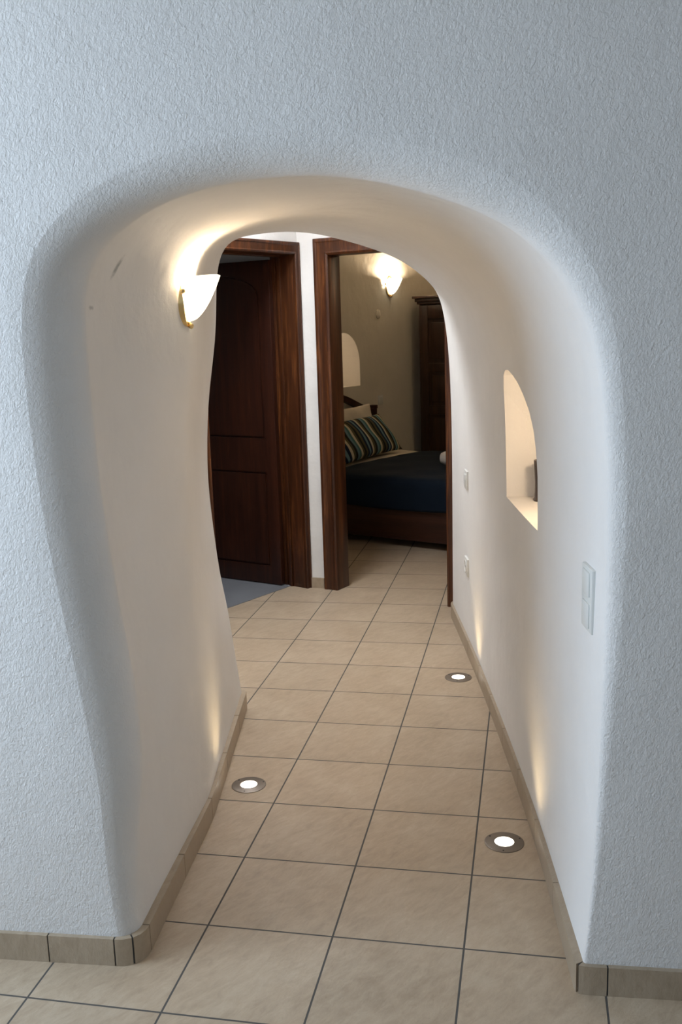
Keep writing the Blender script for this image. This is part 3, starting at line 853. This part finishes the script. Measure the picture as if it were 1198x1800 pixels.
# ------------------------------------------------------------------ wall plates
def plate(name, loc, normal, w_, h, label, cat, kind, group=None, m=PLASTIC):
    n = Vector(normal).normalized(); ang = math.atan2(n.y, n.x) + math.pi/2
    t = empty(name, loc, ang); tag(t, label, cat, group)
    bm = bmesh.new(); box(bm, (-w_/2, -0.007, -h/2), (w_/2, 0.006, h/2), 0.003, 2); mesh_obj('cover_plate', bm, m, t, angle=30)
    if kind == 'switch':
        bm = bmesh.new(); box(bm, (-w_*0.30, -0.0100, -h*0.30), (w_*0.30, -0.005, h*0.30), 0.002, 2); mesh_obj('rocker', bm, m, t, angle=30)
    elif kind == 'double':
        for s_ in (-1, 1):
            bm = bmesh.new(); box(bm, (-w_*0.32, -0.0100, s_*h*0.245-h*0.19), (w_*0.32, -0.005, s_*h*0.245+h*0.19), 0.002, 2); mesh_obj('rocker', bm, m, t, angle=30)
    elif kind == 'socket':
        bm = bmesh.new()
        rot = Matrix.Rotation(math.radians(90), 4, 'X')
        lathe(bm, [(w_*0.32, 0.006), (w_*0.32, 0.010), (w_*0.28, 0.010), (w_*0.26, 0.0078), (0, 0.0078)], 28, mtx=rot); mesh_obj('socket_well', bm, m, t)
        for s_ in (-1, 1):
            bm = bmesh.new(); lathe(bm, [(0, 0.0086), (0.004, 0.0086), (0.004, 0.006)], 12, mtx=Matrix.Translation((s_*0.0095, 0, 0)) @ rot); mesh_obj('pin_hole', bm, PLASTIC_DARK, t)
    return t
RW = (-0.980, -0.195, 0)
plate('light_switch', (0.5285, 0.895, 0.82), RW, 0.098, 0.084, 'white light switch on the right passage wall above the power socket', 'light switch', 'switch')
plate('power_socket', (0.5275, 0.895, 0.415), RW, 0.094, 0.082, 'white power socket low on the right passage wall below the switch', 'power socket', 'socket')
plate('wall_switch_plate', (0.948, -1.265, 0.888), (-0.980, -0.19, 0), 0.092, 0.150, 'tall painted double switch plate at the right edge of the arch', 'light switch', 'double', m=PAINTED)
plate('bedroom_switch', BR(BL, 2.695, 0.89), E1, 0.08, 0.082, 'small cream switch beside the bed headboard', 'light switch', 'switch')
bm = bmesh.new(); lathe(bm, [(0, 0.006), (0.034, 0.006), (0.038, 0.004), (0.04, -0.004), (0, -0.004)], 30, mtx=Matrix.Rotation(math.radians(90), 4, 'X'))
jb = mesh_obj('junction_cover', bm, PLASTER_BED, loc=BR(BL, 2.69, 1.62), rotz=math.atan2(E1.y, E1.x)+math.pi/2)
tag(jb, 'round painted-over cover on the bedroom wall below the sconce', 'wall cover')

# ------------------------------------------------------------------ bed (local x = E1, head at the left wall)
BX0, BX1, BY0, BY1 = BL+0.02, 0.75, 1.13, 2.53
bed = empty('double_bed', BR(0, 0), ANG); tag(bed, 'dark wooden double bed with scrolled headboard against the bedroom wall', 'bed')
def part(name, m, fn, parent=bed, angle=30, smooth=True):
    bm = bmesh.new(); fn(bm); return mesh_obj(name, bm, m, parent, angle=angle, smooth=smooth)
part('side_rail', WOOD_BED, lambda b: (box(b, (BX0+0.06, BY0, 0.055), (BX1, BY0+0.03, 0.290), 0.006), box(b, (BX0+0.06, BY0-0.006, 0.262), (BX1, BY0, 0.288), 0.003)))
part('side_rail', WOOD_BED, lambda b: box(b, (BX0+0.06, BY1-0.03, 0.075), (BX1, BY1, 0.262), 0.006))
part('foot_board', WOOD_BED, lambda b: box(b, (BX1-0.035, BY0+0.03, 0.075), (BX1, BY1-0.03, 0.40), 0.006))
for lx, ly in ((BX0+0.10, BY0+0.005), (BX1-0.07, BY0+0.005), (BX0+0.10, BY1-0.065), (BX1-0.07, BY1-0.065)):
    part('leg', WOOD_BED, lambda b: box(b, (lx, ly, 0), (lx+0.06, ly+0.06, 0.2), 0.005))
part('slat_base', WOOD_BED, lambda b: box(b, (BX0+0.06, BY0+0.03, 0.20), (BX1-0.035, BY1-0.03, 0.235), 0.003))
part('mattress', MATTRESS_CLOTH, lambda b: box(b, (BX0+0.07, BY0+0.015, 0.235), (BX1-0.04, BY1-0.015, 0.470), 0.05, 5), angle=60)
# headboard: two posts, curved top rail, iron scrolls
def hb_top(s): return 0.80 + 0.17*math.sin(math.pi*s)**1.6
for py in (BY0+0.02, BY1-0.03):
    part('headboard_post', WOOD_BED, lambda b: (box(b, (BX0, py-0.025, 0), (BX0+0.05, py+0.025, 0.845), 0.005), box(b, (BX0-0.004, py-0.030, 0.83), (BX0+0.054, py+0.030, 0.862), 0.006)))
def toprail(b):
    n = 30; A = []
    for j in range(n+1):
        s = j/n; y = BY0+0.02 + (BY1-BY0-0.05)*s; z = hb_top(s)+0.035
        A.append([b.verts.new((x, y, zz)) for x, zz in ((BX0+0.005, z-0.05), (BX0+0.045, z-0.05), (BX0+0.05, z-0.005), (BX0+0.045, z), (BX0+0.005, z), (BX0, z-0.005))])
    for P, Q in zip(A, A[1:]):
        for i in range(6): b.faces.new((P[i], P[(i+1) % 6], Q[(i+1) % 6], Q[i]))
    b.faces.new(A[0][::-1]); b.faces.new(A[-1])
part('headboard_rail', WOOD_BED, toprail)
part('headboard_rail', WOOD_BED, lambda b: box(b, (BX0+0.008, BY0+0.04, 0.50), (BX0+0.042, BY1-0.05, 0.545), 0.004))
def scroll(yc, zc, s, r0=0.055):
    pts = []
    for j in range(46):
        a = j/45*2.6*math.pi; r = r0*(1-0.78*j/45)
        pts.append((BX0+0.025, yc + s*r*math.sin(a), zc + r*math.cos(a) ))
    return pts
for j, yc in enumerate((BY0+0.20, BY0+0.42, BY0+0.64, BY0+0.86, BY0+1.08, BY0+1.25)):
    s = 1 if j % 2 else -1
    part('iron_scroll', IRON, lambda b: (tube(b, scroll(yc, 0.745, s), 0.006, 8), tube(b, [(BX0+0.025, yc+s*0.0, 0.80), (BX0+0.025, yc+s*0.05, 0.68), (BX0+0.025, yc+s*0.03, 0.535)], 0.006, 8)), angle=180)

def cloth_grid(name, m, x0, x1, y0, y1, top, drop, thick=0.006, amp=0.004, tagv=None, rnd=0.05, slope=None, edge=None):
    """bedding laid over the mattress: top sheet that rolls over both long edges and hangs down by drop"""
    bm = bmesh.new(); nx = 60
    prof = []
    ns = 8
    for j in range(ns): prof.append((0.0, -drop + (drop-rnd)*j/ns))
    for j in range(7):
        a = math.pi/2*j/6; prof.append((rnd*(1-math.cos(a)), -rnd + rnd*math.sin(a)))
    wtop = (y1-y0) - 2*rnd; nt_ = 40
    full = [(y0+u, top+v) for u, v in prof] + [(y0+rnd+wtop*j/nt_, top) for j in range(1, nt_)] + [(y1-u, top+v) for u, v in reversed(prof)]
    G = []
    for i in range(nx+1):
        row = []
        for (y, z) in full:
            s = (y-y0)/(y1-y0)
            xa = x0 + (edge(s) if edge else 0.0)
            x = xa + (x1-xa)*i/nx
            crown = 0.014*math.sin(math.pi*max(0, min(1, s)))
            wz = amp*(math.sin(x*9+y*4)+math.sin(x*17-y*11+1.3)*0.6+math.sin(y*23+x*3)*0.4)
            hang = max(0.0, top-rnd-z)
            wy = hang*0.05*math.sin(x*13+1)*(1 if y > (y0+y1)/2 else -1)
            row.append(bm.verts.new((x, y+wy, z+crown+(wz if z > top-0.02 else 0)+(0.006*math.sin(x*7) if hang > drop*0.6 else 0))))
        G.append(row)
    for i in range(nx):
        for j in range(len(full)-1): bm.faces.new((G[i][j], G[i+1][j], G[i+1][j+1], G[i][j+1]))
    bmesh.ops.recalc_face_normals(bm, faces=bm.faces[:])
    o = mesh_obj(name, bm, m, angle=80, loc=O3, rotz=ANG)
    md = o.modifiers.new('thick', 'SOLIDIFY'); md.thickness = thick; md.offset = 1
    return o
sh = cloth_grid('bed_sheet', LINEN, BX0+0.09, 0.0, BY0-0.002, BY1+0.002, 0.476, 0.12)
tag(sh, 'cream bed sheet folded back in a band between cushion and navy cover', 'sheet')
bs = cloth_grid('bedspread', NAVY, -0.87, BX1-0.045, BY0-0.020, BY1+0.020, 0.486, 0.212, 0.008, 0.003, edge=lambda s: 0.17*s)
tag(bs, 'dark navy bedspread hanging over the side of the bed', 'bedspread')

def pillow(name, m, loc, rot, w_, h, t, label, cat, piping=None):
    bm = bmesh.new(); n = 26
    def P(i, j, s):
        u = i/n*2-1; v = j/n*2-1
        pin = 1 - 0.07*(1-abs(u)**2)*abs(v)**6 ; pin2 = 1 - 0.07*(1-abs(v)**2)*abs(u)**6
        th = t/2*((1-abs(u)**3.2)*(1-abs(v)**3.2))**0.55
        return Vector((u*w_/2*pin2, s*th + 0.004*math.sin(u*7+v*5), v*h/2*pin))
    g = {}
    for s in (-1, 1):
        for i in range(n+1):
            for j in range(n+1):
                edge = i in (0, n) or j in (0, n)
                if edge and (i, j, -1) in g: g[(i, j, s)] = g[(i, j, -1)]
                else: g[(i, j, s)] = bm.verts.new(P(i, j, s))
        for i in range(n):
            for j in range(n):
                q = (g[(i,j,s)], g[(i+1,j,s)], g[(i+1,j+1,s)], g[(i,j+1,s)])
                bm.faces.new(q if s < 0 else q[::-1])
    bmesh.ops.recalc_face_normals(bm, faces=bm.faces[:])
    o = mesh_obj(name, bm, m, angle=180)
    o.matrix_world = Matrix.Translation(loc) @ rot
    tag(o, label, cat); return o
def lean(deg, extra=0.0):                    # local x = E2 (along the headboard), local -y faces the foot of the bed
    return Matrix.Rotation(math.atan2(E2.y, E2.x)+extra, 4, 'Z') @ Matrix.Rotation(math.radians(-deg), 4, 'X')
pillow('striped_cushion', STRIPES, BR(-0.975, 1.88, 0.660), lean(38, 0.05), 0.93, 0.36, 0.13, 'long cushion with teal, cream and olive stripes leaning on the white pillow', 'cushion')
pillow('pillow', LINEN, BR(-1.150, 2.00, 0.705), lean(18), 0.72, 0.38, 0.08, 'off-white pillow propped behind the striped cushion', 'pillow')

# rolled towels on the cover
def towel(loc, L_, r, rot, label):
    bm = bmesh.new(); n = 26; A = []; mm = 18
    for j in range(mm+1):
        s = j/mm*2-1; rr = r*(1-abs(s)**5*0.35)
        A.append([bm.verts.new((s*L_/2, rr*1.08*math.cos(2*math.pi*k/n), r*0.9+rr*0.9*math.sin(2*math.pi*k/n))) for k in range(n)])
    for P, Q in zip(A, A[1:]):
        for k in range(n): bm.faces.new((P[k], P[(k+1) % n], Q[(k+1) % n], Q[k]))
    for ring, sgn_ in ((A[0], -1), (A[-1], 1)):
        prev_ = ring
        for f, dx in ((0.75, -0.004), (0.55, 0.003), (0.3, -0.004)):
            c = sum((v.co for v in ring), Vector())/n
            nr = [bm.verts.new(c + (v.co-c)*f + Vector((sgn_*dx, 0, 0))) for v in ring]
            for k in range(n): bm.faces.new((prev_[k], prev_[(k+1) % n], nr[(k+1) % n], nr[k]))
            prev_ = nr
        bm.faces.new(prev_)
    bmesh.ops.recalc_face_normals(bm, faces=bm.faces[:])
    o = mesh_obj('rolled_towel', bm, TOWEL, angle=60, loc=loc, rotz=rot); tag(o, label, 'towel', 'towels on the bed'); return o
towel(BR(0.03, 1.62, 0.518), 0.34, 0.062, ANG+0.15, 'white rolled towel on the navy cover, the nearer one')
towel(BR(0.03, 1.83, 0.520), 0.30, 0.062, ANG-0.05, 'white rolled towel on the navy cover, the one behind')

# ------------------------------------------------------------------ wardrobe
WX0, WX1, WY0, WY1, WH = -1.20, 0.0, 3.22, 3.80, 1.70
wd = empty('wardrobe', BR(0, 0), ANG); tag(wd, 'tall dark wooden wardrobe with panelled doors and moulded top', 'wardrobe')
part('carcass', WOOD_WARD, lambda b: box(b, (WX0, WY0+0.022, 0.08), (WX1, WY1, WH), 0.004), wd)
part('plinth', WOOD_WARD, lambda b: box(b, (WX0-0.012, WY0, 0.0), (WX1+0.012, WY1, 0.09), 0.006), wd)
def crown(b):
    for z0, z1, o_ in ((WH, WH+0.022, 0.008), (WH+0.022, WH+0.05, 0.022), (WH+0.05, WH+0.072, 0.040)):
        box(b, (WX0-o_, WY0-o_, z0), (WX1+o_, WY1, z1), 0.004)
part('cornice', WOOD_WARD, crown, wd)
for x0, x1 in ((WX0+0.01, (WX0+WX1)/2-0.003), ((WX0+WX1)/2+0.003, WX1-0.01)):
    def door(b, x0=x0, x1=x1):
        y0, y1 = WY0, WY0+0.022; s = 0.085
        box(b, (x0, y0, 0.10), (x0+s, y1, WH-0.01), 0.003); box(b, (x1-s, y0, 0.10), (x1, y1, WH-0.01), 0.003)
        for z0, z1 in ((0.10, 0.20), (0.72, 0.80), (1.10, 1.18), (WH-0.13, WH-0.01)): box(b, (x0+s, y0, z0), (x1-s, y1, z1), 0.003)
        for z0, z1 in ((0.20, 0.72), (0.80, 1.10), (1.18, WH-0.13)):
            box(b, (x0+s, y0+0.012, z0), (x1-s, y1, z1)); box(b, (x0+s+0.03, y0+0.004, z0+0.03), (x1-s-0.03, y0+0.014, z1-0.03), 0.008, 2)
    dr = part('wardrobe_door', WOOD_WARD, door, wd)
    hx = x1-0.045 if x0 < (WX0+WX1)/2-0.3 else x0+0.045
    bm = bmesh.new(); lathe(bm, [(0, 0.028), (0.010, 0.026), (0.013, 0.018), (0.006, 0.008), (0.008, 0.0)], 16, mtx=Matrix.Translation((hx, WY0, 0.98)) @ Matrix.Rotation(math.radians(90), 4, 'X'))
    mesh_obj('knob', bm, BRASS, dr)
